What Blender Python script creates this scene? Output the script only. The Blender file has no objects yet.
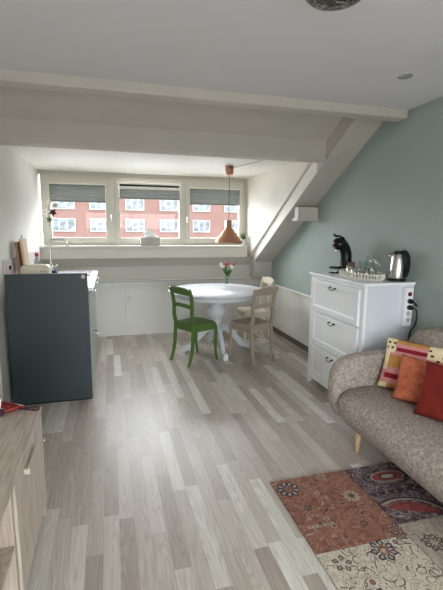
import bpy, bmesh, math, random
from mathutils import Vector, Matrix
random.seed(7)
scene = bpy.context.scene
COL = scene.collection
PI = math.pi

# ------------------------------------------------------------------ helpers
def tag(o, label=None, cat=None, group=None, kind=None):
    if label: o['label'] = label
    if cat: o['category'] = cat
    if group: o['group'] = group
    if kind: o['kind'] = kind
    return o

def empty(name, loc, rz=0, label=None, cat=None, group=None):
    o = bpy.data.objects.new(name, None); COL.objects.link(o)
    o.location = loc; o.rotation_euler = (0, 0, rz); o.empty_display_size = .05
    return tag(o, label, cat, group)

class MB:
    def __init__(s): s.bm = bmesh.new(); s.mi = 0
    def _fin(s, fs):
        for f in fs: f.material_index = s.mi
    def box(s, x0, x1, y0, y1, z0, z1, bev=0, seg=2, rot=None):
        b = bmesh.new()
        bmesh.ops.create_cube(b, size=1)
        for v in b.verts:
            v.co = Vector(((x0+x1)/2+v.co.x*(x1-x0), (y0+y1)/2+v.co.y*(y1-y0), (z0+z1)/2+v.co.z*(z1-z0)))
        if bev: bmesh.ops.bevel(b, geom=list(b.edges), offset=bev, segments=seg, profile=.5, affect='EDGES')
        if rot is not None: bmesh.ops.transform(b, matrix=rot, verts=b.verts)
        s.merge(b); return s
    def merge(s, b):
        m = {}
        for v in b.verts: m[v] = s.bm.verts.new(v.co)
        for f in b.faces:
            try:
                g = s.bm.faces.new([m[v] for v in f.verts]); g.material_index = s.mi; g.smooth = f.smooth
            except ValueError: pass
        b.free()
    def poly(s, pts):
        vs = [s.bm.verts.new(p) for p in pts]
        f = s.bm.faces.new(vs); f.material_index = s.mi; return s
    def prism(s, pts, vec, bev=0, seg=2):
        # pts: closed outline in 3-D, extruded by vec
        b = bmesh.new()
        v0 = [b.verts.new(p) for p in pts]; v1 = [b.verts.new(Vector(p)+Vector(vec)) for p in pts]
        b.faces.new(v0); b.faces.new(v1[::-1])
        n = len(pts)
        for i in range(n): b.faces.new((v0[i], v1[i], v1[(i+1) % n], v0[(i+1) % n]))
        bmesh.ops.recalc_face_normals(b, faces=b.faces)
        if bev: bmesh.ops.bevel(b, geom=list(b.edges), offset=bev, segments=seg, profile=.5, affect='EDGES')
        s.merge(b); return s
    def lathe(s, prof, c=(0, 0, 0), n=24, sx=1, sy=1):
        rings = []
        for r, z in prof:
            if r < 1e-5: rings.append([s.bm.verts.new((c[0], c[1], c[2]+z))])
            else: rings.append([s.bm.verts.new((c[0]+r*sx*math.cos(2*PI*k/n), c[1]+r*sy*math.sin(2*PI*k/n), c[2]+z)) for k in range(n)])
        for a, b in zip(rings, rings[1:]):
            for k in range(n):
                k2 = (k+1) % n
                vs = [a[k % len(a)], a[k2 % len(a)], b[k2 % len(b)], b[k % len(b)]]
                u = []
                for v in vs:
                    if v not in u: u.append(v)
                if len(u) > 2:
                    f = s.bm.faces.new(u); f.material_index = s.mi; f.smooth = True
        return s
    def tube(s, pts, r, n=10, cap=True, flat=1.0, up=Vector((0, 0, 1))):
        pts = [Vector(p) for p in pts]
        rs = r if isinstance(r, (list, tuple)) else [r]*len(pts)
        rings = []
        prev = None
        for i, p in enumerate(pts):
            t = (pts[min(i+1, len(pts)-1)]-pts[max(i-1, 0)]).normalized()
            if prev is None:
                a = t.cross(up)
                if a.length < .05: a = t.cross(Vector((1, 0, 0)))
            else: a = prev - t*prev.dot(t)
            a.normalize(); prev = a; b = t.cross(a)
            rings.append([s.bm.verts.new(p+a*rs[i]*math.cos(2*PI*k/n)+b*rs[i]*flat*math.sin(2*PI*k/n)) for k in range(n)])
        for A, B in zip(rings, rings[1:]):
            for k in range(n):
                f = s.bm.faces.new((A[k], A[(k+1) % n], B[(k+1) % n], B[k])); f.material_index = s.mi; f.smooth = True
        if cap:
            for R in (rings[0][::-1], rings[-1]):
                f = s.bm.faces.new(R); f.material_index = s.mi
        return s
    def sweep(s, pts, w, d, side, rad=.003):
        # rectangular bar along pts (in a plane), w across 'side', d the other way; w,d may be lists
        pts = [Vector(p) for p in pts]; side = Vector(side).normalized()
        W = w if isinstance(w, (list, tuple)) else [w]*len(pts)
        D = d if isinstance(d, (list, tuple)) else [d]*len(pts)
        rings = []
        for i, p in enumerate(pts):
            t = (pts[min(i+1, len(pts)-1)]-pts[max(i-1, 0)]).normalized()
            b = t.cross(side).normalized(); a = side
            hw, hd = W[i]/2, D[i]/2; c = min(rad, hw*.4, hd*.4)
            q = [(hw-c, hd), (-hw+c, hd), (-hw, hd-c), (-hw, -hd+c), (-hw+c, -hd), (hw-c, -hd), (hw, -hd+c), (hw, hd-c)]
            rings.append([s.bm.verts.new(p+a*x+b*y) for x, y in q])
        n = 8
        for A, B in zip(rings, rings[1:]):
            for k in range(n):
                f = s.bm.faces.new((A[k], A[(k+1) % n], B[(k+1) % n], B[k])); f.material_index = s.mi
        for R in (rings[0][::-1], rings[-1]):
            f = s.bm.faces.new(R); f.material_index = s.mi
        return s
    def build(s, name, mats, parent=None, smooth=False, label=None):
        bmesh.ops.recalc_face_normals(s.bm, faces=s.bm.faces)
        me = bpy.data.meshes.new(name); s.bm.to_mesh(me); s.bm.free()
        for m in (mats if isinstance(mats, (list, tuple)) else [mats]): me.materials.append(m)
        if smooth:
            for p in me.polygons: p.use_smooth = True
        o = bpy.data.objects.new(name, me); COL.objects.link(o)
        if parent: o.parent = parent
        if label: o['label'] = label
        return o

def copy_tree(o, parent=None):
    c = o.copy(); COL.objects.link(c); c.parent = parent
    for ch in [x for x in bpy.data.objects if x.parent == o]: copy_tree(ch, c)
    return c

def bez(p, n=10):
    # Catmull-Rom through points
    P = [Vector(q) for q in p]; out = []
    for i in range(len(P)-1):
        a, b, c, d = P[max(i-1, 0)], P[i], P[i+1], P[min(i+2, len(P)-1)]
        for k in range(n):
            t = k/n
            out.append(.5*((2*b)+(c-a)*t+(2*a-5*b+4*c-d)*t*t+(3*b-a-3*c+d)*t**3))
    out.append(P[-1]); return out

# ------------------------------------------------------------------ materials
def lin(c):
    return tuple(((v/255)/12.92 if v/255 <= .04045 else ((v/255+.055)/1.055)**2.4) for v in c)+(1,)

class N:
    def __init__(s, name):
        s.m = bpy.data.materials.new(name); s.m.use_nodes = True
        s.t = s.m.node_tree; s.t.nodes.clear()
        s.out = s.t.nodes.new('ShaderNodeOutputMaterial')
    def n(s, typ, **kw):
        x = s.t.nodes.new(typ)
        for k, v in kw.items():
            if k.startswith('i_'):
                x.inputs[int(k[2:])].default_value = v
            else: setattr(x, k, v)
        return x
    def l(s, a, b): s.t.links.new(a, b)
    def math(s, op, a, b=None, c=None):
        x = s.t.nodes.new('ShaderNodeMath'); x.operation = op
        for i, v in enumerate((a, b, c)):
            if v is None: continue
            if isinstance(v, (int, float)): x.inputs[i].default_value = v
            else: s.l(v, x.inputs[i])
        return x.outputs[0]
    def ramp(s, fac, stops, interp='LINEAR'):
        x = s.t.nodes.new('ShaderNodeValToRGB'); x.color_ramp.interpolation = interp
        e = x.color_ramp.elements
        while len(e) < len(stops): e.new(.5)
        for i, (p, c) in enumerate(stops): e[i].position = p; e[i].color = c
        s.l(fac, x.inputs[0]); return x.outputs[0]
    def mix(s, fac, a, b, mode='MIX'):
        x = s.t.nodes.new('ShaderNodeMix'); x.data_type = 'RGBA'; x.blend_type = mode
        for sock, v in ((x.inputs[0], fac), (x.inputs[6], a), (x.inputs[7], b)):
            if isinstance(v, (int, float, tuple)): sock.default_value = v
            else: s.l(v, sock)
        return x.outputs[2]
    def coords(s, scale=(1, 1, 1), kind='Object'):
        tc = s.n('ShaderNodeTexCoord'); mp = s.n('ShaderNodeMapping'); mp.inputs['Scale'].default_value = scale
        s.l(tc.outputs[kind], mp.inputs[0]); return mp.outputs[0]
    def noise(s, co, scale, detail=3, rough=.5):
        x = s.n('ShaderNodeTexNoise'); x.inputs['Scale'].default_value = scale
        x.inputs['Detail'].default_value = detail; x.inputs['Roughness'].default_value = rough
        s.l(co, x.inputs['Vector']); return x.outputs['Fac']
    def bsdf(s, col, rough=.5, metal=0, spec=.5, bump=None, bstr=.2, bdist=.002, **kw):
        b = s.n('ShaderNodeBsdfPrincipled')
        for k, v in (('Base Color', col), ('Roughness', rough), ('Metallic', metal), ('Specular IOR Level', spec)):
            if isinstance(v, (int, float, tuple)): b.inputs[k].default_value = v
            else: s.l(v, b.inputs[k])
        for k, v in kw.items(): b.inputs[k].default_value = v
        if bump is not None:
            u = s.n('ShaderNodeBump'); u.inputs['Strength'].default_value = bstr; u.inputs['Distance'].default_value = bdist
            s.l(bump, u.inputs['Height']); s.l(u.outputs[0], b.inputs['Normal'])
        s.l(b.outputs[0], s.out.inputs[0]); return s.m

def paint(name, c, rough=.5, var=.06, scale=3, bstr=.08, spec=.4, bscale=120):
    s = N(name); co = s.coords()
    n1 = s.noise(co, scale, 4)
    c0 = lin(c); d = tuple(v*(1-var) for v in c0[:3])+(1,); e = tuple(min(1, v*(1+var)) for v in c0[:3])+(1,)
    col = s.ramp(n1, [(.3, d), (.7, e)])
    return s.bsdf(col, rough, spec=spec, bump=s.noise(co, bscale, 2), bstr=bstr, bdist=.001)

def metal(name, c, rough=.25):
    s = N(name); co = s.coords()
    r = s.ramp(s.noise(co, 30, 2), [(0, (rough*.8,)*3+(1,)), (1, (rough*1.2,)*3+(1,))])
    return s.bsdf(lin(c), r, metal=1)

def wood(name, c1, c2, scale=(1, 12, 12), rough=.5, nscale=6):
    s = N(name); co = s.coords(scale)
    n = s.noise(co, nscale, 5, .6)
    col = s.ramp(n, [(.3, lin(c1)), (.7, lin(c2))])
    return s.bsdf(col, rough, bump=n, bstr=.15, bdist=.001)

def glass(name, tint=(1, 1, 1, 1), rough=0.0, ior=1.45):
    s = N(name)
    tr = s.n('ShaderNodeBsdfTransparent'); tr.inputs[0].default_value = tint
    gl = s.n('ShaderNodeBsdfGlossy'); gl.inputs['Roughness'].default_value = rough
    lw = s.n('ShaderNodeLayerWeight'); fr_ = s.math('ADD', s.math('MULTIPLY', s.math('POWER', lw.outputs['Facing'], 4), .7), (ior-1)*.09)
    mx = s.n('ShaderNodeMixShader')
    s.l(fr_, mx.inputs[0]); s.l(tr.outputs[0], mx.inputs[1]); s.l(gl.outputs[0], mx.inputs[2])
    s.l(mx.outputs[0], s.out.inputs[0]); return s.m

M = {}
M['ceiling'] = paint('ceiling_paint', (222, 220, 222), .7, .02, 1.5)
M['white_wall'] = paint('white_wall_paint', (226, 224, 218), .65, .02, 1.5, .15)
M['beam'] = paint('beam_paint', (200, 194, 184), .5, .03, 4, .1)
M['cheek'] = paint('cheek_paint', (232, 228, 218), .55, .02, 2)
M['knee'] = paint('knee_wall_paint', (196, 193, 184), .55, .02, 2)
M['sage'] = paint('sage_wall_paint', (158, 170, 166), .7, .04, 1.2, .25)
M['frame'] = paint('window_frame_paint', (208, 204, 193), .35, .02, 5)
M['cupboard'] = paint('cupboard_paint', (216, 215, 210), .4, .02, 3)
M['white'] = paint('white_lacquer', (240, 241, 243), .3, .015, 4)
M['table_white'] = paint('table_white', (206, 209, 213), .35, .015, 4)
M['green'] = paint('green_paint', (78, 108, 50), .4, .08, 6)
M['taupe'] = paint('taupe_paint', (154, 138, 124), .45, .06, 6)
M['cream'] = paint('cream_paint', (212, 202, 180), .45, .05, 6)
M['panel'] = paint('dark_panel', (46, 56, 57), .42, .03, 3, .03)
M['unit'] = paint('unit_grey', (150, 156, 152), .3, .03, 3)
M['worktop'] = paint('worktop_white', (236, 238, 242), .3, .02, 6)
M['black'] = paint('black_plastic', (14, 14, 15), .25, .1, 8, .02)
M['dark'] = paint('dark_gap', (30, 29, 27), .8, .1, 8)
M['steel'] = metal('brushed_steel', (205, 203, 198), .22)
M['chrome'] = metal('chrome', (225, 226, 228), .12)
M['copper'] = metal('copper', (184, 138, 114), .34)
M['bronze'] = metal('bronze', (52, 46, 42), .4)
M['blind'] = None
def blind_mat():
    s = N('blind_fabric'); d = s.n('ShaderNodeBsdfDiffuse'); d.inputs[0].default_value = lin((140, 140, 132))
    t = s.n('ShaderNodeBsdfTranslucent'); t.inputs[0].default_value = lin((140, 142, 140)); mx = s.n('ShaderNodeMixShader'); mx.inputs[0].default_value = .10
    s.l(d.outputs[0], mx.inputs[1]); s.l(t.outputs[0], mx.inputs[2]); s.l(mx.outputs[0], s.out.inputs[0]); return s.m
M['blind'] = blind_mat()
M['blind_rail'] = paint('blind_rail', (232, 230, 222), .35, .02, 5)
M['glass'] = glass('window_glass', ior=1.12)
M['drink_glass'] = glass('drinking_glass', (.98, .99, .99, 1), .03, 1.5)
M['splash'] = paint('splash_board', (206, 196, 194), .35, .03, 5)
M['board_wood'] = wood('board_wood', (196, 168, 132), (218, 194, 160), (10, 10, 1))
M['leg_wood'] = wood('leg_wood', (186, 150, 112), (206, 172, 134), (10, 10, 1))
M['bin'] = paint('cream_metal', (222, 214, 192), .3, .02, 5)
M['red'] = paint('red_plastic', (104, 14, 16), .3, .1, 12)
M['red_dull'] = paint('red_cap', (176, 64, 54), .4, .05, 8)
M['orange_red'] = paint('orange_red', (134, 36, 28), .4, .08, 12)
M['leaf'] = paint('leaf_green', (66, 112, 48), .5, .2, 25)
M['leaf2'] = paint('leaf_olive', (92, 116, 72), .55, .2, 30)
M['petal_white'] = paint('petal_white', (240, 234, 230), .6, .04, 20)
M['petal_pink'] = paint('petal_pink', (196, 92, 98), .6, .15, 20)
M['petal_dark'] = paint('petal_dark', (62, 28, 44), .6, .1, 20)
M['tissue'] = paint('tissue', (245, 246, 248), .9, .02, 20)
M['box_grey'] = paint('box_grey', (186, 182, 176), .7, .06, 14)
M['blue_cloth'] = paint('blue_cloth', (70, 84, 116), .9, .2, 30)
M['pot'] = paint('pot_white', (214, 212, 206), .4, .03, 8)
M['tray'] = paint('tray_cream', (228, 224, 212), .35, .03, 8)
M['switch_red'] = paint('switch_red', (90, 16, 16), .3, .1, 9)

def floor_mat():
    s = N('laminate_floor')
    tc = s.n('ShaderNodeTexCoord'); sep = s.n('ShaderNodeSeparateXYZ'); s.l(tc.outputs['Object'], sep.inputs[0])
    x, y = sep.outputs[0], sep.outputs[1]
    W, L = .0765, .72
    u = s.math('DIVIDE', x, W); row = s.math('FLOOR', u); fu = s.math('FRACT', u)
    wn = s.n('ShaderNodeTexWhiteNoise', noise_dimensions='1D'); s.l(row, wn.inputs['W'])
    v = s.math('ADD', s.math('DIVIDE', y, L), s.math('MULTIPLY', wn.outputs['Value'], 7.3))
    cell = s.math('FLOOR', v); fv = s.math('FRACT', v)
    cmb = s.n('ShaderNodeCombineXYZ'); s.l(row, cmb.inputs[0]); s.l(cell, cmb.inputs[1])
    w2 = s.n('ShaderNodeTexWhiteNoise', noise_dimensions='2D'); s.l(cmb.outputs[0], w2.inputs['Vector'])
    base = s.ramp(w2.outputs['Value'], [(0, lin((172, 161, 149))), (.35, lin((190, 180, 168))), (.65, lin((203, 195, 185))), (.9, lin((218, 214, 204))), (1, lin((232, 229, 220)))])
    # grain: stretched along Y, offset per strip
    g = s.n('ShaderNodeCombineXYZ')
    s.l(s.math('MULTIPLY', x, 1.0), g.inputs[0])
    s.l(s.math('MULTIPLY', y, .055), g.inputs[1])
    s.l(s.math('MULTIPLY', w2.outputs['Value'], 40), g.inputs[2])
    n1 = s.noise(g.outputs[0], 85, 4, .6)
    g2 = s.n('ShaderNodeCombineXYZ')
    s.l(x, g2.inputs[0]); s.l(s.math('MULTIPLY', y, .09), g2.inputs[1]); s.l(s.math('MULTIPLY', w2.outputs['Value'], 91), g2.inputs[2])
    wv = s.n('ShaderNodeTexNoise'); wv.inputs['Scale'].default_value = 9; wv.inputs['Detail'].default_value = 1; s.l(g2.outputs[0], wv.inputs['Vector'])
    ring = s.math('FRACT', s.math('MULTIPLY', wv.outputs['Fac'], 22))
    rr = s.ramp(ring, [(0, (.80, .78, .76, 1)), (.35, (1, 1, 1, 1)), (.7, (1, 1, 1, 1)), (1, (.80, .78, .76, 1))])
    gr = s.ramp(n1, [(.3, (.72, .70, .68, 1)), (.68, (1.0, 1.0, 1.0, 1))])
    c = s.mix(.75, base, gr, 'MULTIPLY'); c = s.mix(.75, c, rr, 'MULTIPLY')
    eu = s.math('MINIMUM', fu, s.math('SUBTRACT', 1, fu)); ev = s.math('MINIMUM', fv, s.math('SUBTRACT', 1, fv))
    ga = s.math('LESS_THAN', eu, .012); gb = s.math('LESS_THAN', ev, .0018)
    gap = s.math('MAXIMUM', ga, gb)
    c = s.mix(s.math('MULTIPLY', gap, .35), c, lin((105, 98, 88)))
    rough = s.ramp(n1, [(.2, (.29,)*3+(1,)), (.8, (.44,)*3+(1,))])
    return s.bsdf(c, rough, spec=.7, bump=s.math('SUBTRACT', n1, s.math('MULTIPLY', gap, .8)), bstr=.10, bdist=.0012)
M['floor'] = floor_mat()

def cab_mat():
    s = N('grey_oak')
    co = s.coords((14, 1, 14)); n = s.noise(co, 5, 5, .65)
    co2 = s.coords((5, .6, 5)); n2 = s.noise(co2, 3, 2)
    c = s.ramp(n, [(.3, lin((150, 134, 120))), (.5, lin((182, 167, 152))), (.72, lin((204, 191, 177)))])
    c = s.mix(.5, c, s.ramp(n2, [(.3, (.75, .74, .73, 1)), (.7, (1, 1, 1, 1))]), 'MULTIPLY')
    return s.bsdf(c, .45, bump=n, bstr=.2, bdist=.001)
M['oak'] = cab_mat()
def cab_mat_v():
    s = N('grey_oak_upright')
    co = s.coords((14, 14, 1)); n = s.noise(co, 4, 5, .65)
    c = s.ramp(n, [(.3, lin((156, 140, 126))), (.5, lin((184, 169, 154))), (.72, lin((206, 193, 179)))])
    return s.bsdf(c, .45, bump=n, bstr=.2, bdist=.001)
M['oak_v'] = cab_mat_v()

def boucle():
    s = N('boucle_fabric'); co = s.coords()
    v = s.n('ShaderNodeTexVoronoi'); v.inputs['Scale'].default_value = 95; s.l(co, v.inputs['Vector'])
    n = s.noise(co, 62, 3, .6)
    h = s.math('ADD', s.math('SUBTRACT', 1, v.outputs['Distance']), s.math('MULTIPLY', n, .8))
    c = s.ramp(n, [(.3, lin((138, 127, 118))), (.5, lin((164, 153, 143))), (.7, lin((194, 184, 174)))])
    return s.bsdf(c, .95, spec=.15, bump=h, bstr=.9, bdist=.006)
M['boucle'] = boucle()

def fabric(name, a, b, scale=220, rough=.9, bstr=.5, bd=.002, aniso=(1, 1, 1)):
    s = N(name); co = s.coords(aniso)
    n = s.noise(co, scale, 3, .6); n2 = s.noise(co, 14, 3)
    c = s.ramp(s.math('ADD', s.math('MULTIPLY', n, .5), s.math('MULTIPLY', n2, .5)), [(.35, lin(a)), (.65, lin(b))])
    return s.bsdf(c, rough, spec=.2, bump=n, bstr=bstr, bdist=bd)
M['f_red'] = fabric('red_fabric', (106, 30, 25), (128, 42, 33))
M['f_orange'] = fabric('orange_fabric', (166, 78, 54), (204, 122, 90), 60, bstr=.9, bd=.006, aniso=(1, 1, 2.2))
M['f_mustard'] = fabric('mustard_fabric', (176, 122, 62), (202, 150, 84), 90)
M['f_pink'] = fabric('pink_fabric', (196, 128, 126), (216, 152, 146))
M['f_wine'] = fabric('wine_fabric', (128, 26, 44), (150, 36, 52))
M['f_cream'] = fabric('cream_fabric', (220, 202, 160), (236, 220, 184))
M['f_black'] = fabric('black_fabric', (36, 28, 26), (50, 40, 36))

def brick():
    s = N('red_brick'); co = s.coords(kind='Object')
    sep = s.n('ShaderNodeSeparateXYZ'); s.l(co, sep.inputs[0]); cm = s.n('ShaderNodeCombineXYZ')
    s.l(sep.outputs[0], cm.inputs[0]); s.l(sep.outputs[2], cm.inputs[1])
    b = s.n('ShaderNodeTexBrick'); s.l(cm.outputs[0], b.inputs['Vector']); b.inputs['Scale'].default_value = 3
    b.inputs['Color1'].default_value = lin((84, 53, 46)); b.inputs['Color2'].default_value = lin((90, 61, 53)); b.inputs['Mortar'].default_value = lin((92, 74, 67))
    n = s.noise(co, .35, 4)
    c = s.mix(s.ramp(n, [(.35, (0, 0, 0, 1)), (.7, (.55, .55, .55, 1))]), b.outputs['Color'], lin((96, 76, 69)))
    return s.bsdf(c, .9)
M['brick'] = brick()
def pane():
    s = N('far_window_pane'); co = s.coords((1, 1, 1))
    n = s.noise(co, 1.7, 3)
    c = s.ramp(n, [(.35, lin((34, 42, 46))), (.5, lin((64, 74, 78))), (.62, lin((100, 104, 104)))])
    return s.bsdf(c, .15, spec=.6)
M['pane'] = pane()
M['far_white'] = paint('far_white', (124, 124, 122), .6, .02, 2)
M['street'] = paint('street', (120, 120, 118), .9, .1, 1)

# ------------------------------------------------------------------ setting
XL, XR = -.88, 2.34
YF, YW = -1.9, 5.95
CZ = 2.455
K = -.5776
def P2(y): return 2.408+K*(y-3.296)
def P1(y): return P2(y)+.177
def st(o, label=None): o['kind'] = 'structure'; return o

st(MB().box(XL-.1, XR+.1, YF-.1, YW+.15, -.1, 0).build('floor', M['floor']))
st(MB().box(XL-.1, XR+.1, YF-.1, 2.97, CZ, CZ+.1).box(XL-.1, XR+.1, 2.96, 3.0, CZ+.02, 3.1).box(XL-.1, XR+.1, 2.93, 3.9, 3.0, 3.1).box(XL-.1, XR+.1, 3.87, 3.95, 2.26, 3.1).build('ceiling', M['ceiling']))
# left wall (also the dormer's left cheek)
st(MB().box(XL-.1, XL, YF-.1, YW+.15, 0, 3.1).build('wall_left', M['white_wall']))
# right wall with sloping top
st(MB().box(XR, XR+.1, YF-.1, YW+.15, 0, 3.1).build('wall_right', M['sage']))
# rear wall behind the camera with a wide window opening (daylight from the street side)
m = MB()
m.box(XL, XR, YF-.1, YF, 0, .12).box(XL, XR, YF-.1, YF, 2.05, CZ).box(XL, XL+.12, YF-.1, YF, .12, 2.05).box(XR-.12, XR, YF-.1, YF, .12, 2.05)
st(m.build('wall_front', M['white_wall']))
w4 = MB()
w4.box(XL+.12, XR-.12, YF-.08, YF-.03, .12, .18).box(XL+.12, XR-.12, YF-.08, YF-.03, 1.99, 2.05)
for xx in (XL+.12, .70, XR-.18): w4.box(xx, xx+.06, YF-.08, YF-.03, .18, 1.99)
st(w4.build('window_4', M['frame']))
# sloped ceiling between the ceiling beam and the dormer header
ang = math.atan(-K)
m = MB()
y0, y1 = 2.96, 3.74
m.prism([(XL, y0, P1(y0)), (XL, y1, P1(y1)), (XL, y1, P1(y1)+.06), (XL, y0, P1(y0)+.06)], (XR-XL, 0, 0))
sc_ = m.build('ceiling_slope', M['beam']); st(sc_); sc_.name = 'ceiling.001'
# purlin beam along the ceiling edge
m = MB().box(XL, XR-.002, 2.925, 3.05, 2.388, CZ+.02, .012)
st(m.build('trim_1', M['beam']))
# dormer header beam
m = MB().box(XL, 2.06, 3.70, 3.86, P2(3.7)-.005, P1(3.7)+.02, .008)
st(m.build('trim_2', M['beam']))
# wide rafter: sloping soffit at the right wall
m = MB()
ya, yb = 3.0, 5.70
m.prism([(2.06, ya, P2(ya)), (2.06, yb, P2(yb)), (2.06, yb, P2(yb)+.30), (2.06, ya, P2(ya)+.30)], (XR-2.06, 0, 0), .004)
st(m.build('trim_3', M['beam']))
m = MB().prism([(2.053, 3.87, P2(3.87)), (2.053, yb, P2(yb)), (2.053, yb, P2(yb)+.2), (2.053, 3.87, P2(3.87)+.25)], (.006, 0, 0))  # added board; window light on the rafter's left face put into its paler paint
st(m.build('added_window_light_board', M['cheek']))
# purlin stub under the soffit
m = MB().box(2.085, XR-.001, 4.325, 4.42, 1.63, 1.762, .006).box(2.065, XR-.001, 4.30, 4.44, 1.603, 1.635, .005)
st(m.build('trim_4', M['beam']))
# dormer ceiling
st(MB().box(XL, 2.1, 3.80, YW+.1, 2.25, 2.33).build('ceiling', M['cheek']))
# dormer cheek on the right: splayed board wall above the rafter
m = MB()
top = [(2.058, 3.86), (1.985, YW)]
def ck(y): return 2.052+(2.008-2.052)*(y-3.86)/(YW-3.86)
pts = [(ck(3.86), 3.86, P2(3.86)+.215), (ck(3.86), 3.86, 2.26), (ck(YW), YW, 2.26), (ck(YW), YW, P2(YW)+.14)]
m.prism(pts, (.06, 0, 0))
st(m.build('wall_dormer_right', M['cheek']))
# window wall: lintel and the wall below the sill
m = MB()
m.box(XL, 2.1, YW-.005, YW+.1, 2.2, 2.26)
m.box(1.955, 2.3, YW-.005, YW+.1, .8, 2.2)
m.box(XL, 2.3, 5.88, YW+.1, .0, 1.27)
m.prism([(XL, 5.73, 1.098), (XL, 5.885, .965), (XL, 5.885, 1.098)], (2.06-XL, 0, 0))
st(m.build('wall_back', M['knee']))
# low closing wall at the foot of the soffit
m = MB().box(2.065, XR-.001, 5.69, 5.87, .79, P2(5.69)+.01)
st(m.build('wall_back_low', M['knee'])); bpy.data.objects['wall_back_low'].name = 'wall_back.001'
# window sill
m = MB().box(XL+.001, 1.98, 5.74, 5.955, 1.235, 1.268, .006).box(XL+.001, 1.975, 5.76, 5.955, 1.095, 1.24, .004)
st(m.build('trim_5', M['frame']))
# ledge over the knee cupboards
m = MB().box(XL+.001, XR-.002, 5.735, 5.89, .775, .79, .004).box(XL+.001, XR-.002, 5.775, 5.88, .70, .765, .003)
m.mi = 1; m.box(XL+.001, XR-.002, 5.785, 5.88, .764, .777)
st(m.build('trim_6', [M['cupboard'], M['dark']]))
# low boxed panelling along the right wall
m = MB().box(2.31, XR-.001, 3.4, 5.775, .085, .69).box(2.295, XR-.001, 3.4, 5.775, .69, .712, .005)
m.mi = 1; m.box(2.325, XR-.001, 3.4, 5.775, 0, .09)
st(m.build('trim_7', [M['white_wall'], paint('plinth_brown', (112, 102, 92), .7)]))
# door casing on the left wall before the kitchen
m = MB().box(XL+.001, XL+.022, 3.40, 3.50, 0, 1.2, .004).box(XL+.001, XL+.012, 3.50, 3.585, 0, 1.2)
st(m.build('trim_8', M['frame']))

# windows --------------------------------------------------------------
def window(i, x0, x1, gx0, gx1, gz0, gz1, handle=None, sash=True):
    z0, z1 = 1.27, 2.2
    w = empty('window_%d' % i, ((x0+x1)/2, YW, z0)); w['kind'] = 'structure'
    cx = (x0+x1)/2
    def L(x): return x-cx
    m = MB()
    fz = z1-z0; t = .035
    m.box(L(x0), L(x0)+t, -.02, .06, 0, fz, .004).box(L(x1)-t, L(x1), -.02, .06, 0, fz, .004)
    m.box(L(x0), L(x1), -.019, .06, 0, t, .004).box(L(x0), L(x1), -.019, .06, fz-t, fz, .004)
    m.build('window_frame', M['frame'], w)
    m = MB(); d0 = -.035 if sash else -.012
    a, b, c, d = L(x0)+t-.006, L(x1)-t+.006, t-.006, fz-t+.006
    ga, gb, gc, gd = L(gx0), L(gx1), gz0-z0, gz1-z0
    m.box(a, ga, d0, .03, c, d, .005).box(gb, b, d0, .03, c, d, .005)
    m.box(ga-.005, gb+.005, d0, .03, c, gc, .005).box(ga-.005, gb+.005, d0, .03, gd, d, .005)
    m.build('sash', M['frame'], w)
    MB().box(ga-.005, gb+.005, .0, .006, gc-.005, gd+.005).build('window_pane', M['glass'], w)
    if handle:
        m = MB().box(L(handle)-.012, L(handle)+.012, -.047, -.034, .34, .42, .003)
        m.tube([(L(handle), -.045, .40), (L(handle), -.075, .40)], .007)
        m.tube([(L(handle), -.075, .405), (L(handle), -.075, .30)], .008)
        m.build('handle', M['steel'], w)
    return w
window(1, -.85, .095, -.735, -.035, 1.375, 2.085, .035)
window(2, .095, 1.045, .155, .985, 1.37, 2.13, None, False)
window(3, 1.045, 1.955, 1.14, 1.885, 1.375, 2.085, 1.085)

def blind(x0, x1, ztop, zbot, rail, label, mid=None):
    b = empty('pleated_blind', ((x0+x1)/2, YW-.055, zbot), 0, label, 'blind', 'pleated blinds on the dormer windows')
    cx = (x0+x1)/2; H = ztop-zbot
    m = MB()
    m.box(x0-cx, x1-cx, -.012, .012, H-(.024 if mid else .018), H, .004); m.build('head_rail', M['blind_rail'], b)
    hb = H-.03-(.035 if mid else 0)
    if mid:
        m = MB().box(x0-cx+.01, x1-cx-.01, -.012, .012, H-.088, H-.050, .004)
        m.build('middle_rail', M['blind_rail'], b)
        m = MB().box(x0-cx+.01, x1-cx-.01, -.006, .006, H-.052, H-.022); m.build('folded_pleats', M['dark'], b)
    top = H-.086 if mid else H-.018
    # zigzag pleats
    m = MB(); n = max(6, int((top)/.011)); pts = []
    for k in range(n+1): pts.append((0.009 if k % 2 else -.009, .012+(top-.012)*k/n))
    for (ya, za), (yb, zb) in zip(pts, pts[1:]):
        m.poly([(x0-cx+.004, ya, za), (x1-cx-.004, ya, za), (x1-cx-.004, yb, zb), (x0-cx+.004, yb, zb)])
    m.build('pleated_fabric', M['blind'], b)
    MB().box(x0-cx, x1-cx, -.011, .011, 0, .014, .003).build('bottom_rail', M['blind'], b)
    return b
blind(-.745, -.03, 2.09, 1.845, 0, 'grey pleated blind half drawn on the left window')
blind(.15, .99, 2.125, 1.905, 0, 'grey pleated blind with a double white rail on the middle window', True)
blind(1.13, 1.89, 2.09, 1.85, 0, 'grey pleated blind on the right window behind the copper pendant')

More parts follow.
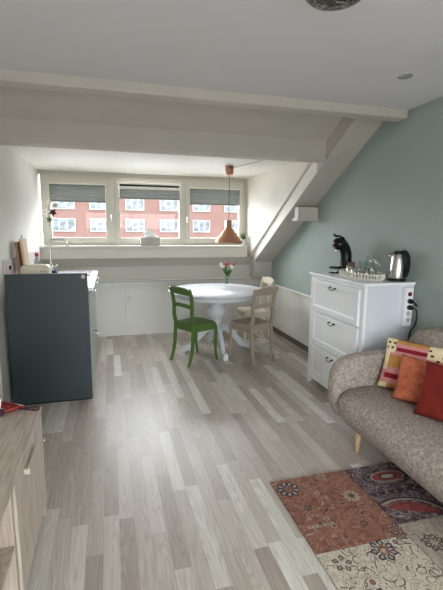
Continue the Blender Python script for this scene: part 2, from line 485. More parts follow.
# building opposite -------------------------------------------------------
FY = 50
fb = empty('apartment_building', (6, FY, -14), 0, 'red brick apartment block across the street seen through the windows', 'building')
MB().box(-20, 42, 0, 10, 0, 24).build('wall', M['brick'], fb)
m = MB()
for z in (11.1, 13.95, 16.6):
    m.box(-20, 42, -.12, .02, z+.7, z+.85)
wmat = [M['far_white'], M['pane']]
fw = None
for r in range(-1, 4):
    for c in range(-4, 6):
        X = -1+4.02*c-6
        w_ = 1.1 if c != -1 else 1.35
        Z = 15.12+2.5*r-.0
        m = MB()
        m.box(-w_, w_, -.1, .03, 0, .1).box(-w_, w_, -.1, .03, 1.4, 1.5)
        for xx in (-w_, -w_*.36, w_*.3, w_-.1): m.box(xx, xx+.1, -.1, .03, .1, 1.4)
        f = m.build('window', M['far_white'], fb); f.location = (X, 0, Z)
        m = MB().box(-w_+.05, w_-.05, -.03, .02, .05, 1.45); p = m.build('pane', M['pane'], f)

# ------------------------------------------------------------------ knee cupboards
cup = empty('knee_wall_cupboard', (.9, 5.80, 0), 0, 'built-in low white cupboard with sliding doors below the dormer sill', 'cupboard')
MB().box(-1.779, 1.405, -.015, .079, 0, .025).box(-1.779, 1.405, -.015, .079, .685, .70).box(-1.779, -1.06, -.012, .079, .025, .685).box(1.3, 1.405, -.012, .079, .025, .685).build('surround', M['cupboard'], cup)
def slide(x0, x1, yf, hx, nm='sliding_door'):
    d = MB().box(x0-.9, x1-.9, yf, yf+.018, .025, .684, .002).build(nm, M['cupboard'], cup)
    if hx is not None:
        m = MB(); hx -= .9
        pts = [(hx-.013, yf-.003, z) for z in ()]
        loop = [(hx+.013*math.cos(a), yf-.003, .535+.032*math.sin(a)) for a in [k*PI/8 for k in range(17)]]
        m.tube(loop, .003, 6, False); m.build('finger_pull', M['steel'], d)
slide(-.17, .195, .010, None)
slide(.19, 1.17, -.014, .235)
slide(1.15, 2.205, .010, 1.215)

# ------------------------------------------------------------------ kitchen unit
ku = empty('kitchen_unit', (-.53, 3.6, 0), 0, 'low kitchen unit with a dark slate end panel facing the room', 'kitchen unit')
kx = .53
m = MB().box(-.828+kx, -.19+kx, 0, .022, 0.012, 1.126, .002).build('end_panel', M['panel'], ku)
MB().box(-.823+kx, -.2+kx, .006, .1, 0, .03).build('plinth', M['black'], ku)
MB().box(-.826+kx, -.20+kx, .022, 1.46, .09, .965).build('carcass', M['unit'], ku)
for i, (a, b, z0, z1) in enumerate(((.03, .60, .11, .955), (.61, 1.02, .11, .955), (1.03, 1.45, .11, .955))):
    d = MB().box(-.199+kx, -.181+kx, a, b, z0, z1, .002).build('door', M['unit'], ku)
    for hz in ((.935, .53) if i == 0 else (.935,)):
        m = MB(); x = -.181+kx
        ya, yb = a+.18, a+.36
        m.tube([(x, ya, hz), (x+.04, ya, hz), (x+.04, yb, hz), (x, yb, hz)], .006, 8)
        m.build('handle', M['chrome'], d)
m = MB().tube([(-.225+kx, 0, 1.096), (-.225+kx, -.008, 1.096)], .017, 16)
m.build('cap_button', M['box_grey'], ku)
wt = MB().box(-.828, -.145, 3.624, 5.075, .966, 1.0, .003).build('worktop', M['worktop'])
tag(wt, 'white worktop behind the dark slate end panel', 'worktop')
# splashback
sb = empty('splashback', (XL, 4.7, 1.0), 0, 'pale pinkish splash board on the left wall with a socket', 'splashback')
MB().box(.001, .014, -.9, .98, 0.0, .226, .002).build('board', M['splash'], sb)
m = MB().box(.014, .024, -.84, -.66, .10, .21, .002); so_ = m.build('socket_plate', M['splash'], sb)
MB().box(.024, .03, -.79, -.72, .135, .17, .002).build('socket', M['black'], so_)
# cutting boards
cb = empty('cutting_board', (-.77, 4.29, 1.0), 0, 'tall light wooden cutting board leaning on the left wall', 'cutting board')
R_ = Matrix.Rotation(-.08, 4, 'Y')
MB().box(-.012, .012, -.11, .11, 0.002, .40, .006, 2, R_).build('board', M['board_wood'], cb)
m = MB().tube([(-.012, .03, .40), (-.012, .03, .425), (-.012, .05, .43)], .004, 6); 
bmesh.ops.transform(m.bm, matrix=R_, verts=m.bm.verts); m.build('hanging_loop', M['bronze'], cb)
cb2 = MB().box(-.008, .008, -.1, .1, 0.002, .37, .005, 2, Matrix.Rotation(-.06, 4, 'Y')).build('cutting_board', wood('board_wood_dark', (136, 104, 72), (164, 130, 94), (10, 10, 1)))
cb2.location = (-.815, 4.22, 1.0); tag(cb2, 'darker wooden board behind the light cutting board', 'cutting board')
# bread bin
bb = empty('bread_bin', (-.655, 4.02, 1.0), 0, 'rounded cream bread bin on the worktop behind the dark panel', 'bread bin')
m = MB().box(-.125, .125, -.09, .09, .01, .168, .04, 5); m.build('body', M['bin'], bb, True)
m = MB().box(-.11, .11, -.075, .075, 0, .012, .003); m.build('base', M['steel'], bb)
m = MB().tube([(.05, -.088, .12), (.05, -.105, .12), (.10, -.105, .12), (.10, -.088, .12)], .004, 6); m.build('handle', M['steel'], bb)
# bottle
bo = empty('bottle', (-.76, 4.75, 1.0), 0, 'clear bottle with a dull red cap beside the bread bin', 'bottle')
MB().lathe([(0, 0), (.032, 0), (.034, .01), (.034, .12), (.026, .16), (.015, .185), (.015, .2), (0, .2)]).build('body', glass('bottle_glass', (.62, .66, .63, 1), .05, 1.6), bo)
MB().lathe([(0, .195), (.02, .195), (.02, .235), (0, .235)], n=16).build('cap', M['red_dull'], bo)
# tea towel heap
m = MB()
for k in range(3):
    m.mi = k % 2
    pts = bez([(-.05+.03*k, -.05, .004), (-.04+.03*k, -.02, .07-.01*k), (-.02+.035*k, .02, .12-.035*k), (.02+.03*k, .05, .03), (.04+.03*k, .06, .005)], 6)
    m.sweep(pts, .045, .008, (1, 0, 0))
tw = m.build('tea_towel', [M['tissue'], M['blue_cloth']], None, True); tw.location = (-.56, 4.25, 1.0)
tag(tw, 'crumpled white and blue tea towel beside the tap', 'tea towel')
# tap
tp = empty('kitchen_tap', (-.59, 4.50, 1.0), 0, 'brushed steel kitchen tap with a squared arch spout', 'tap')
MB().lathe([(0, 0), (.026, 0), (.026, .03), (.018, .04), (.018, .12), (0, .12)], n=18).build('base', M['steel'], tp)
pts = [(0, 0, .1), (0, 0, .34), (.008, 0, .365), (.03, 0, .382), (.12, 0, .385), (.15, 0, .375), (.165, 0, .35), (.167, 0, .30)]
MB().tube(bez(pts, 4), .011, 12).build('spout', M['steel'], tp)
MB().tube([(.015, 0, .09), (.06, -.005, .12)], .006, 8).build('lever', M['steel'], tp)
# cooktop
ck_ = empty('cooktop', (-.40, 4.80, 1.0), 0, 'flat black cooktop set on the white worktop behind the end panel', 'cooktop')
MB().box(-.30, .19, -.26, .262, .0, .010, .002).build('glass_top', M['black'], ck_)
m = MB()
for x, y, r in ((-.15, -.12, .085), (.07, -.12, .07), (-.15, .12, .07), (.07, .12, .085)): m.tube([(x+r*math.cos(k*PI/12), y+r*math.sin(k*PI/12), .0102) for k in range(25)], .0012, 4, False)
m.build('cooking_zones', M['box_grey'], ck_)

# ------------------------------------------------------------------ things on the sill
SZ = 1.268
tb = empty('tissue_box', (.555, 5.845, SZ), 0, 'grey tissue box with a white tissue on the window sill', 'tissue box')
MB().box(-.135, .135, -.06, .06, 0, .118, .004).build('box', M['box_grey'], tb)
m = MB(); 
base = [(-.06, 0, .117), (-.02, -.022, .117), (.045, -.01, .117), (.06, .01, .117), (.0, .024, .117)]
tip = [(-.095, .0, .17), (-.02, -.03, .25), (.03, -.02, .20), (.11, .01, .125), (0, .03, .23)]
for k in range(5):
    a, b, c, d = base[k], base[(k+1) % 5], tip[(k+1) % 5], tip[k]
    m.poly([a, b, c]); m.poly([a, c, d])
m.build('tissue', M['tissue'], tb)
# plant right
def leaf(m, base, az, el, L, w, bend=.5, n=5):
    d = Vector((math.cos(az)*math.cos(el), math.sin(az)*math.cos(el), math.sin(el)))
    s = Vector((-math.sin(az), math.cos(az), 0)); p = Vector(base); prev = None
    for k in range(n+1):
        t = k/n; ww = w*math.sin(PI*min(.97, .08+t*.92))
        q = (p+s*ww, p-s*ww)
        qs = [m.bm.verts.new(v) for v in q]
        if prev:
            f = m.bm.faces.new((prev[0], qs[0], qs[1], prev[1])); f.material_index = m.mi; f.smooth = True
        prev = qs; p = p+d*L/n; d = (d+Vector((0, 0, -bend/n))).normalized()
pp = empty('potted_plant', (1.925, 5.81, SZ), 0, 'small leafy plant in a pale pot at the right end of the sill', 'plant')
MB().lathe([(0, 0), (.032, 0), (.042, .085), (.045, .09), (.036, .09), (.034, .075), (0, .075)]).build('pot', M['pot'], pp)
m = MB()
for k in range(44): leaf(m, (random.uniform(-.02, .02), random.uniform(-.02, .02), .085), random.uniform(0, 6.28), random.uniform(.5, 1.4), random.uniform(.07, .12), random.uniform(.008, .014), 1.0)
m.build('foliage', M['leaf2'], pp)
# orchid stem in a glass vase, left end of sill
ov = empty('orchid_in_vase', (-.745, 5.82, SZ), 0, 'pale orchid stem with dark centres in a slim glass vase at the sill corner', 'flower')
MB().lathe([(0, .0), (.02, 0), (.026, .03), (.016, .09), (.012, .16), (.015, .18)], n=16).build('vase', M['drink_glass'], ov)
MB().tube(bez([(0, 0, .01), (.01, -.01, .15), (-.01, -.02, .32), (.0, -.04, .50), (.06, -.06, .58)], 6), .003, 6).build('stem', M['leaf2'], ov)
def flower(name, c, r, mat, mat2, ang0=0):
    m = MB()
    for k in range(5): 
        a = ang0+k*2*PI/5
        p0 = Vector(c); d = Vector((math.cos(a), -.25, math.sin(a))).normalized(); s = Vector((-math.sin(a), 0, math.cos(a)))
        vs = [p0, p0+d*r*.5+s*r*.36, p0+d*r+s*r*.12, p0+d*r-s*r*.12, p0+d*r*.5-s*r*.36]
        m.poly([tuple(v) for v in vs])
    m.mi = 1; m.lathe([(0, -.008), (.008, 0), (0, .008)], (c[0], c[1]-.008, c[2]), 8)
    return m.build(name, [mat, mat2], ov)
flower('blossom', (-.045, -.03, .44), .05, M['petal_white'], M['petal_dark'])
flower('blossom', (.085, -.06, .52), .045, M['petal_white'], M['petal_dark'], .5)
flower('blossom', (.05, -.05, .43), .048, M['petal_dark'], M['petal_dark'], .9)
flower('blossom', (.0, -.04, .34), .04, M['leaf2'], M['petal_dark'], .2)
flower('blossom', (.01, -.05, .56), .04, M['petal_white'], M['petal_pink'], .2)

# ------------------------------------------------------------------ dining table
TC = (1.25, 4.78)
tab = empty('dining_table', (TC[0], TC[1], 0), 0, 'round white pedestal dining table under the dormer', 'table')
prof = [(0, .742), (.555, .742), (.57, .747), (.592, .754), (.592, .766), (.585, .772), (0, .772)]
MB().lathe(prof, n=72).build('tabletop', M['table_white'], tab)
MB().lathe([(0, .69), (.50, .69), (.505, .70), (.505, .746), (0, .746)], n=64).build('apron', M['table_white'], tab)
prof = [(0, .20), (.05, .20), (.075, .215), (.085, .25), (.07, .29), (.06, .31), (.062, .35), (.075, .38), (.066, .40), (.075, .42), (.105, .46), (.118, .50), (.112, .54), (.09, .57), (.068, .585), (.085, .60), (.085, .615), (.065, .63), (.07, .66), (.10, .685), (.11, .692), (0, .692)]
MB().lathe(prof, n=32).build('pedestal', M['table_white'], tab)
for k in range(4):
    a = k*PI/2-PI/2
    d = Vector((math.cos(a), math.sin(a), 0)); sd = (-math.sin(a), math.cos(a), 0)
    pts = bez([d*.05+Vector((0, 0, .29)), d*.13+Vector((0, 0, .285)), d*.23+Vector((0, 0, .19)), d*.32+Vector((0, 0, .075)), d*.40+Vector((0, 0, .045)), d*.45+Vector((0, 0, .05))], 6)
    n = len(pts)
    hs = [.10-.055*(i/n)+(.02*max(0, (i/n-.8)*5)) for i in range(n)]
    ws = [.05]*n
    m = MB().sweep(pts, ws, hs, sd, .012)
    m.lathe([(0, 0), (.03, 0), (.036, .012), (.03, .03), (0, .035)], tuple(d*.42), 14)
    m.build('foot', M['table_white'], tab)

# vase with tulips
va = empty('tulip_vase', (1.475, 5.10, .772), 0, 'glass vase of white and pink tulips on the round table', 'vase')
MB().lathe([(0, 0.002), (.028, 0.002), (.034, .01), (.038, .06), (.036, .11), (.045, .15), (.041, .15), (.033, .11), (.034, .06), (.03, .014), (0, .014)], n=20).build('vase', M['drink_glass'], va)
random.seed(3)
tul = [(-.085, -.02, .27, 'petal_white'), (-.03, -.03, .285, 'petal_pink'), (.0, .02, .27, 'petal_pink'), (.05, -.03, .235, 'petal_white'), (.085, 0, .275, 'petal_pink'), (-.06, .03, .24, 'petal_white')]
m = MB()
for x, y, z, c in tul: m.tube(bez([(x*.1, y*.1, .02), (x*.25, y*.3, .12), (x, y, z-.02)], 5), .0035, 6)
for k in range(16): leaf(m, (random.uniform(-.02, .02), random.uniform(-.02, .02), .12), random.uniform(0, 6.28), random.uniform(.8, 1.35), random.uniform(.10, .15), .016, .5)
m.build('stems_and_leaves', M['leaf'], va)
for x, y, z, c in tul:
    m = MB().lathe([(0, 0), (.016, .006), (.022, .022), (.018, .042), (.008, .054), (0, .055)], (x, y, z-.02), 10)
    m.build('tulip_head', M[c], va)

# ------------------------------------------------------------------ chairs
def make_chair(loc, rz, mat, label, rail='bar'):
    c = empty('dining_chair', loc, rz, label, 'chair')
    # local: faces +Y, seat centre at origin; compact bistro size
    c.scale = (.96, .86, 1)
    sh = .455
    # seat: trapezoid with rounded front
    pts = [(-.18, -.185), (.18, -.185), (.205, .12), (.19, .185), (.10, .215), (-.10, .215), (-.19, .185), (-.205, .12)]
    MB().prism([(x, y, sh-.028) for x, y in pts], (0, 0, .028), .007).build('seat', mat, c)
    m = MB()
    m.box(-.165, .165, .165, .185, sh-.085, sh-.027, .003)
    m.box(-.15, .15, -.185, -.165, sh-.085, sh-.027, .003)
    for s in (-1, 1): m.prism([(s*.185, .17, sh-.085), (s*.165, -.17, sh-.085), (s*.147, -.17, sh-.085), (s*.167, .17, sh-.085)], (0, 0, .058))
    m.build('seat_frame', mat, c)
    for s in (-1, 1):
        pts = bez([(s*.18, .175, sh-.027), (s*.182, .19, .33), (s*.182, .185, .18), (s*.184, .20, .06), (s*.185, .215, 0)], 5)
        n = len(pts)
        MB().sweep(pts, [.036-.010*i/n for i in range(n)], [.036-.012*i/n for i in range(n)], (1, 0, 0)).build('leg', mat, c)
        pts = bez([(s*.167, -.178, sh+.0), (s*.167, -.19, .34), (s*.168, -.20, .2), (s*.17, -.235, .07), (s*.172, -.265, 0)], 5)
        MB().sweep(pts, [.034-.006*i/n for i in range(n)], [.042-.014*i/n for i in range(n)], (1, 0, 0)).build('leg', mat, c)
        pts = bez([(s*.167, -.178, sh-.01), (s*.168, -.205, .54), (s*.170, -.205, .66), (s*.174, -.225, .78), (s*.178, -.262, .862)], 5)
        MB().sweep(pts, .034, [.044-.014*i/n for i in range(n)], (1, 0, 0)).build('back_post', mat, c)
    # curved, arched top rail
    def rail_(z0, z1, yb, arch, nm, bow=.018, lo=0):
        m = MB(); n = 14; rings = []
        for i in range(n+1):
            t = -1+2*i/n; x = t*.176; y = yb-bow*(1-t*t)
            zt = z1+arch*(1-t*t)-.012*max(0, abs(t)-.8)*5; zb = z0+lo*(1-t*t)
            rings.append([m.bm.verts.new(v) for v in ((x, y-.011, zb), (x, y+.011, zb), (x, y+.011-.012*(zt-zb)/.06, zt), (x, y-.011-.012*(zt-zb)/.06, zt))])
        for A, B in zip(rings, rings[1:]):
            for k in range(4): m.bm.faces.new((A[k], A[(k+1) % 4], B[(k+1) % 4], B[k]))
        m.bm.faces.new(rings[0]); m.bm.faces.new(rings[-1][::-1])
        return m.build(nm, mat, c)
    rail_(.79, .858, -.238, .02, 'top_rail')
    rail_(.635, .678, -.207, .012, 'middle_rail', .012, .012)
    return c
# seat-centre positions and headings (rz: heading angle of +Y)
make_chair((.92, 4.485, 0), math.radians(-62), M['green'], 'green painted wooden chair at the left of the round table')
make_chair((1.55, 4.33, 0), math.radians(26), M['taupe'], 'taupe painted wooden chair with its back to the white chest')
make_chair((1.805, 5.015, 0), math.radians(90), M['cream'], 'cream painted wooden chair farthest back, partly hidden by the taupe chair')

# ------------------------------------------------------------------ pendant
pe = empty('pendant_lamp', (1.42, 4.86, 2.25), 0, 'copper cone pendant lamp hanging over the round table', 'pendant lamp')
MB().lathe([(0, 0), (.052, 0), (.052, -.05), (.046, -.10), (.014, -.106), (0, -.106)], n=24).build('canopy', M['copper'], pe)
MB().tube([(0, 0, -.10), (0, 0, -.66)], .0035, 8).build('cord', M['bronze'], pe)
zz = -.64
MB().lathe([(0, zz), (.034, zz), (.036, zz-.005), (.036, zz-.075), (.045, zz-.10), (.165, zz-.245), (.172, zz-.26), (.172, zz-.275), (.168, zz-.275), (.165, zz-.258), (.04, zz-.10), (.03, zz-.075), (0, zz-.07)], n=48).build('lamp_shade', M['copper'], pe)
MB().lathe([(0, -.16), (.018, -.17), (.03, -.20), (.028, -.225), (.015, -.245), (0, -.25)], (0, 0, zz), 16).build('bulb', M['pot'], pe)
MB().tube(bez([(.02, -.02, -.025), (.12, -.35, -.02), (.24, -.80, -.006), (.255, -.98, -.004)], 6), .004, 8).build('swag_cord', M['box_grey'], pe)

# ------------------------------------------------------------------ chest of drawers
CX0, CX1, CY0, CY1 = 1.88, 2.306, 2.695, 3.56
ch = empty('chest_of_drawers', (CX0, CY0, 0), 0, 'tall white chest with three framed drawers against the sage wall', 'chest of drawers')
D, Wd = .455, .865
m = MB()
shaded_white = paint('side_white_shaded', (214, 218, 224), .35, .02, 4)  # white lacquer toned down: shade on the chest sides put into the colour
m.box(.012, D, 0, .02, .0, 1.075, .002).build('side_panel', shaded_white, ch)
MB().box(.012, D, Wd-.02, Wd, 0, 1.075, .002).build('side_panel', shaded_white, ch)
m = MB()
m.box(D-.01, D, .02, Wd-.02, .06, 1.075).box(.012, D, .02, Wd-.02, .085, .1)
m.box(.004, .03, -.003, .045, 0, 1.075, .002).box(.004, .03, Wd-.045, Wd+.003, 0, 1.075, .002)
m.box(.008, .03, .04, Wd-.04, .055, .09, .002).box(.008, .03, .04, Wd-.04, 1.05, 1.075, .002)
m.box(.02, .034, .03, Wd-.03, .06, 1.07).box(.008, .03, .04, Wd-.04, .408, .418).box(.008, .03, .04, Wd-.04, .735, .745)
m.build('carcass', M['white'], ch)
MB().box(-.015, D+.001, -.015, Wd+.015, 1.075, 1.10, .006).build('top', M['white'], ch)
for i, (z0, z1) in enumerate(((.095, .402), (.424, .729), (.751, 1.044))):
    a, b = .05, Wd-.05; t = .045
    m = MB()
    m.box(.012, .03, a, b, z0, z1)
    m.box(.0, .014, a, a+t, z0, z1, .002).box(.0, .014, b-t, b, z0, z1, .002)
    m.box(.0, .014, a+t-.002, b-t+.002, z0, z0+t, .002).box(.0, .014, a+t-.002, b-t+.002, z1-t, z1, .002)
    # bevelled inner moulding
    m.box(.005, .014, a+t-.002, a+t+.008, z0+t, z1-t, .003).box(.005, .014, b-t-.008, b-t+.002, z0+t, z1-t, .003)
    m.box(.005, .014, a+t, b-t, z0+t-.002, z0+t+.008, .003).box(.005, .014, a+t, b-t, z1-t-.008, z1-t+.002, .003)
    d = m.build('drawer', M['white'], ch); d.location.x = (-.006, -.006, -.014)[i]
    m = MB(); zc = z1-.045; yc = .43
    for s in (-1, 1): m.lathe([(0, 0), (.009, 0), (.007, .01), (0, .012)], (-.006, yc+s*.038, zc), 10); m.tube([(.0, yc+s*.042, zc+.002), (-.02, yc+s*.042, zc+.002)], .005, 8)
    m.tube(bez([(-.018, yc-.04, zc+.008), (-.022, yc-.03, zc-.012), (-.026, yc, zc-.016), (-.022, yc+.03, zc-.012), (-.018, yc+.04, zc+.008)], 5), .0035, 8)
    m.build('handle', M['bronze'], d)

# power strip on the side of the chest
ps = empty('power_strip', (2.262, 2.695, .75), 0, 'white power strip screwed upright to the side of the chest', 'power strip')
MB().box(-.036, .036, -.045, -.0005, 0, .31, .008, 3).build('housing', M['white'], ps)
MB().box(-.016, .016, -.050, -.040, .245, .275, .002).build('switch', M['switch_red'], ps)
for z in (.205, .155, .105, .055):
    m = MB().tube([(0, -.041, z), (0, -.047, z)], .02, 18); m.build('socket', M['box_grey'], ps)
for z, y2, lab, pth in ((.955, 0, 'black plug in the upper socket of the power strip', [(.0, -.028, 0), (.02, -.035, -.01), (.045, -.03, -.03), (.066, -.01, -.04), (.07, .02, -.04)]),
                   (.905, 0, 'black plug with a long cable in the lower socket of the power strip', [(.0, -.028, 0), (.03, -.038, -.01), (.055, -.03, -.07), (.058, -.01, -.15), (.052, .03, -.22), (.05, .03, -.45), (.05, .03, -.8), (.05, .03, -.9)])):
    pl = empty('power_plug', (2.262, 2.6475, z), 0, lab, 'plug', 'plugs in the power strip')
    m = MB().tube([(0, .0, 0), (0, -.02, 0), (0, -.035, -.002)], [.02, .019, .012], 16); m.build('plug_body', M['black'], pl)
    MB().tube(bez(pth, 6), .005, 8).build('cable', M['black'], pl)

# tray on chest
TZ = 1.10
TX, TY, AX, AY = 2.10, 3.075, .135, .262
tr = empty('serving_tray', (TX, TY, TZ), 0, 'oval cream tray with a pierced gallery rim on the white chest', 'tray')
MB().lathe([(0, .003), (.97, .003), (1.0, .0), (1.0, .010), (.97, .012), (0, .010)], n=48, sx=AX, sy=AY).build('base', M['tray'], tr)
m = MB()
for k in range(46):
    a = 2*PI*k/46; m.box(AX*math.cos(a)-.004, AX*math.cos(a)+.004, AY*math.sin(a)-.0045, AY*math.sin(a)+.0045, .008, .044)
pts = [(AX*math.cos(2*PI*k/60), AY*math.sin(2*PI*k/60), .046) for k in range(61)]
m.tube(pts, .005, 6, False); m.build('gallery_rim', M['tray'], tr)
GZ = TZ+.0115
def tumbler(x, y, r, h, mat, name, label, cat, group=None):
    m = MB().lathe([(0, 0), (r*.8, 0), (r*.84, .004), (r, h), (r*.93, h), (r*.78, .010), (0, .010)], n=18)
    o = m.build(name, mat); o.location = (x, y, GZ); tag(o, label, cat, group); return o
tumbler(2.045, 2.985, .034, .085, M['drink_glass'], 'drinking_glass', 'straight low glass tumbler at the front edge of the tray', 'glass', 'glasses on the tray')
tumbler(2.125, 3.09, .034, .125, M['drink_glass'], 'drinking_glass', 'tall glass tumbler near the middle of the tray', 'glass', 'glasses on the tray')
tumbler(2.17, 3.16, .032, .125, M['drink_glass'], 'drinking_glass', 'tall glass tumbler close to the wall beside the copper cup', 'glass', 'glasses on the tray')
tumbler(2.03, 3.07, .029, .075, M['steel'], 'metal_cup', 'small steel cup in the middle of the tray', 'cup', 'cups on the tray')
tumbler(2.04, 3.155, .031, .085, M['steel'], 'metal_cup', 'small steel cup nearest the coffee machine', 'cup', 'cups on the tray')
tumbler(2.10, 3.00, .028, .07, M['steel'], 'metal_cup', 'small steel cup between the stemmed glasses and the low tumbler', 'cup', 'cups on the tray')
tumbler(2.105, 3.235, .033, .105, M['copper'], 'copper_cup', 'copper coloured cup at the far end of the tray', 'cup', 'cups on the tray')
def wine(x, y, label):
    w = empty('wine_glass', (x, y, GZ), 0, label, 'glass', 'wine glasses on the tray')
    MB().lathe([(0, 0), (.03, 0), (.03, .003), (.004, .006), (.004, .07), (0, .07)], n=18).build('stem', M['drink_glass'], w)
    MB().lathe([(0, .068), (.02, .078), (.033, .105), (.034, .13), (.028, .17), (.026, .17), (.031, .13), (.03, .106), (.018, .082), (0, .074)], n=18).build('bowl', M['drink_glass'], w)
wine(2.155, 2.945, 'stemmed glass towards the kettle end of the tray')
wine(2.175, 3.055, 'stemmed glass closest to the wall on the tray')
sg = empty('sugar_jar', (2.09, 2.905, GZ), 0, 'small faceted glass jar at the kettle end of the tray', 'jar')
MB().lathe([(0, 0), (.03, 0), (.036, .02), (.034, .05), (.02, .06), (0, .062)], n=10).build('body', M['drink_glass'], sg)
MB().lathe([(0, .06), (.022, .062), (.012, .075), (.008, .08), (.010, .088), (0, .092)], n=10).build('lid', M['chrome'], sg)

# coffee machine
cm = empty('coffee_machine', (2.13, 3.425, TZ), math.radians(0), 'black round-headed capsule coffee machine at the back end of the chest', 'coffee machine')
m = MB(); # curved body spine (front faces -X)
pts = bez([(.03, 0, .02), (.038, 0, .10), (.032, 0, .19), (.0, 0, .255), (-.045, 0, .285)], 6)
m.tube(pts, [.052-.0*i for i in range(len(pts)-6)]+[.052+.003*i for i in range(6)], 16); m.build('body', M['black'], cm, True)
bm_ = MB(); bm_.lathe([(0, -.056), (.03, -.05), (.052, -.03), (.06, 0), (.052, .03), (.03, .05), (0, .056)], (-.05, 0, .275), 20); bm_.build('head', M['black'], cm)
MB().tube(bez([(-.02, 0, .325), (-.04, 0, .345), (-.08, 0, .348), (-.11, 0, .365)], 5), [.010]*15+[.013], 8).build('lever', M['black'], cm)
MB().lathe([(0, 0), (.065, 0), (.07, .012), (.06, .03), (0, .03)], (.02, 0, 0), 24).build('base', M['black'], cm)
MB().lathe([(0, 0), (.05, 0), (.052, .012), (.045, .018), (0, .018)], (-.085, 0, .045), 20).tube([(-.04, 0, .052), (.02, 0, .04)], .014, 8).build('drip_tray', M['black'], cm)
MB().lathe([(0, 0), (.05, 0), (.05, .008), (0, .01)], (-.085, 0, 0), 20).build('foot', M['black'], cm)
MB().lathe([(0, 0), (.012, 0), (.010, -.02), (0, -.02)], (-.07, 0, .222), 12).build('spout', M['chrome'], cm)

# kettle
kt = empty('electric_kettle', (2.24, 2.79, TZ), 0, 'brushed steel electric kettle with a black handle on the chest', 'kettle'); kt.scale = (.88, .88, .97)
MB().lathe([(0, 0), (.082, 0), (.085, .008), (.08, .018), (0, .02)], n=32).build('power_base', M['black'], kt)
MB().lathe([(0, .02), (.072, .02), (.075, .03), (.070, .10), (.060, .18), (.052, .215), (.045, .228), (0, .228)], n=36).build('body', M['steel'], kt)
MB().lathe([(0, .226), (.048, .226), (.040, .242), (.018, .25), (0, .251)], n=24).build('lid', M['black'], kt)
# spout to +Y/-X side, handle towards -Y/+X
hd = Vector((.62, -.78, 0)); sp = -hd
MB().tube([sp*.045+Vector((0, 0, .185)), sp*.066+Vector((0, 0, .205)), sp*.078+Vector((0, 0, .222))], [.026, .02, .012], 12).build('spout', M['steel'], kt)
pts = bez([hd*.03+Vector((0, 0, .238)), hd*.06+Vector((0, 0, .24)), hd*.086+Vector((0, 0, .20)), hd*.092+Vector((0, 0, .13)), hd*.082+Vector((0, 0, .06)), hd*.066+Vector((0, 0, .04))], 6)
MB().sweep(pts, .036, .030, (hd.y, -hd.x, 0), .006).build('handle', M['black'], kt)
m = MB(); pts = [hd*.066+Vector((0, 0, .03)), hd*.062+Vector((0, 0, .12)), hd*.05+Vector((0, 0, .225))]
m.sweep(pts, [.10, .085, .07], .014, (hd.y, -hd.x, 0), .004); m.build('water_gauge', M['black'], kt)

# ------------------------------------------------------------------ sofa
sf = empty('sofa', (1.9, 1.5, 0), 0, 'taupe boucle sofa with rounded arm and beech legs along the right wall', 'sofa')
def L(x, y, z): return (x-1.9, y-1.5, z)
# seat: rounded cross-section in XZ, swept along Y with rounded ends
def loft(sections, n_corner=None, close=True, mat=None, name='seat', parent=None):
    m = MB(); rings = [[m.bm.verts.new(p) for p in s] for s in sections]; n = len(rings[0])
    for A, B in zip(rings, rings[1:]):
        for k in range(n):
            f = m.bm.faces.new((A[k], A[(k+1) % n], B[(k+1) % n], B[k])); f.smooth = True
    m.bm.faces.new(rings[0][::-1]); m.bm.faces.new(rings[-1])
    return m.build(name, mat, parent)
def seat_sec(y, inset, z_in):
    # outline points (x,z) of the seat body
    P = [(2.2, .15), (1.75, .135), (1.60, .14), (1.55, .17), (1.505, .245), (1.505, .325), (1.56, .385), (1.68, .405), (1.9, .40), (2.2, .385)]
    cx, cz = 1.87, .28; out = []
    Q = bez([(a, 0, b) for a, b in P], 4)
    for q in Q:
        x = q.x; z = q.z
        x = x+inset if x < 1.7 else x
        z = cz+(z-cz)*z_in
        out.append(L(x, y, z))
    return out
secs = []
for y, i, z in ((.55, .10, .75), (.56, .05, .88), (.60, .012, .97), (.68, 0, 1), (1.2, 0, 1), (1.8, 0, 1), (2.28, 0, 1), (2.37, .006, .985), (2.41, .03, .93), (2.43, .06, .85)):
    secs.append(seat_sec(y, i, z))
loft(secs, mat=M['boucle'], name='seat', parent=sf)
def arm(y0, y1):
    P = bez([(2.26, 0, .15), (1.9, 0, .145), (1.64, 0, .15), (1.545, 0, .18), (1.505, 0, .28), (1.49, 0, .42), (1.512, 0, .53), (1.58, 0, .60), (1.72, 0, .625), (2.0, 0, .632), (2.2, 0, .64), (2.28, 0, .60), (2.285, 0, .4)], 4)
    cx, cz = 1.9, .40
    secs = []
    w = y1-y0; r = .045
    for k in range(-4, 5):
        if k < 0: t = k/4; y = y0+r+r*math.sin(t*PI/2); ins = r*(1-math.cos(t*PI/2))
        elif k == 0: y = (y0+y1)/2; ins = 0
        else: t = k/4; y = y1-r+r*math.sin(t*PI/2); ins = r*(1-math.cos(t*PI/2))
        sec = []
        for q in P:
            d = Vector((q.x-cx, 0, q.z-cz)); l = d.length
            f = 1-ins/max(.15, l)
            sec.append(L(cx+d.x*f, y, cz+d.z*(1-ins/.24 if ins < .2 else .8)))
        secs.append(sec)
    loft(secs, mat=M['boucle'], name='arm', parent=sf)
arm(2.41, 2.53); arm(.47, .59)
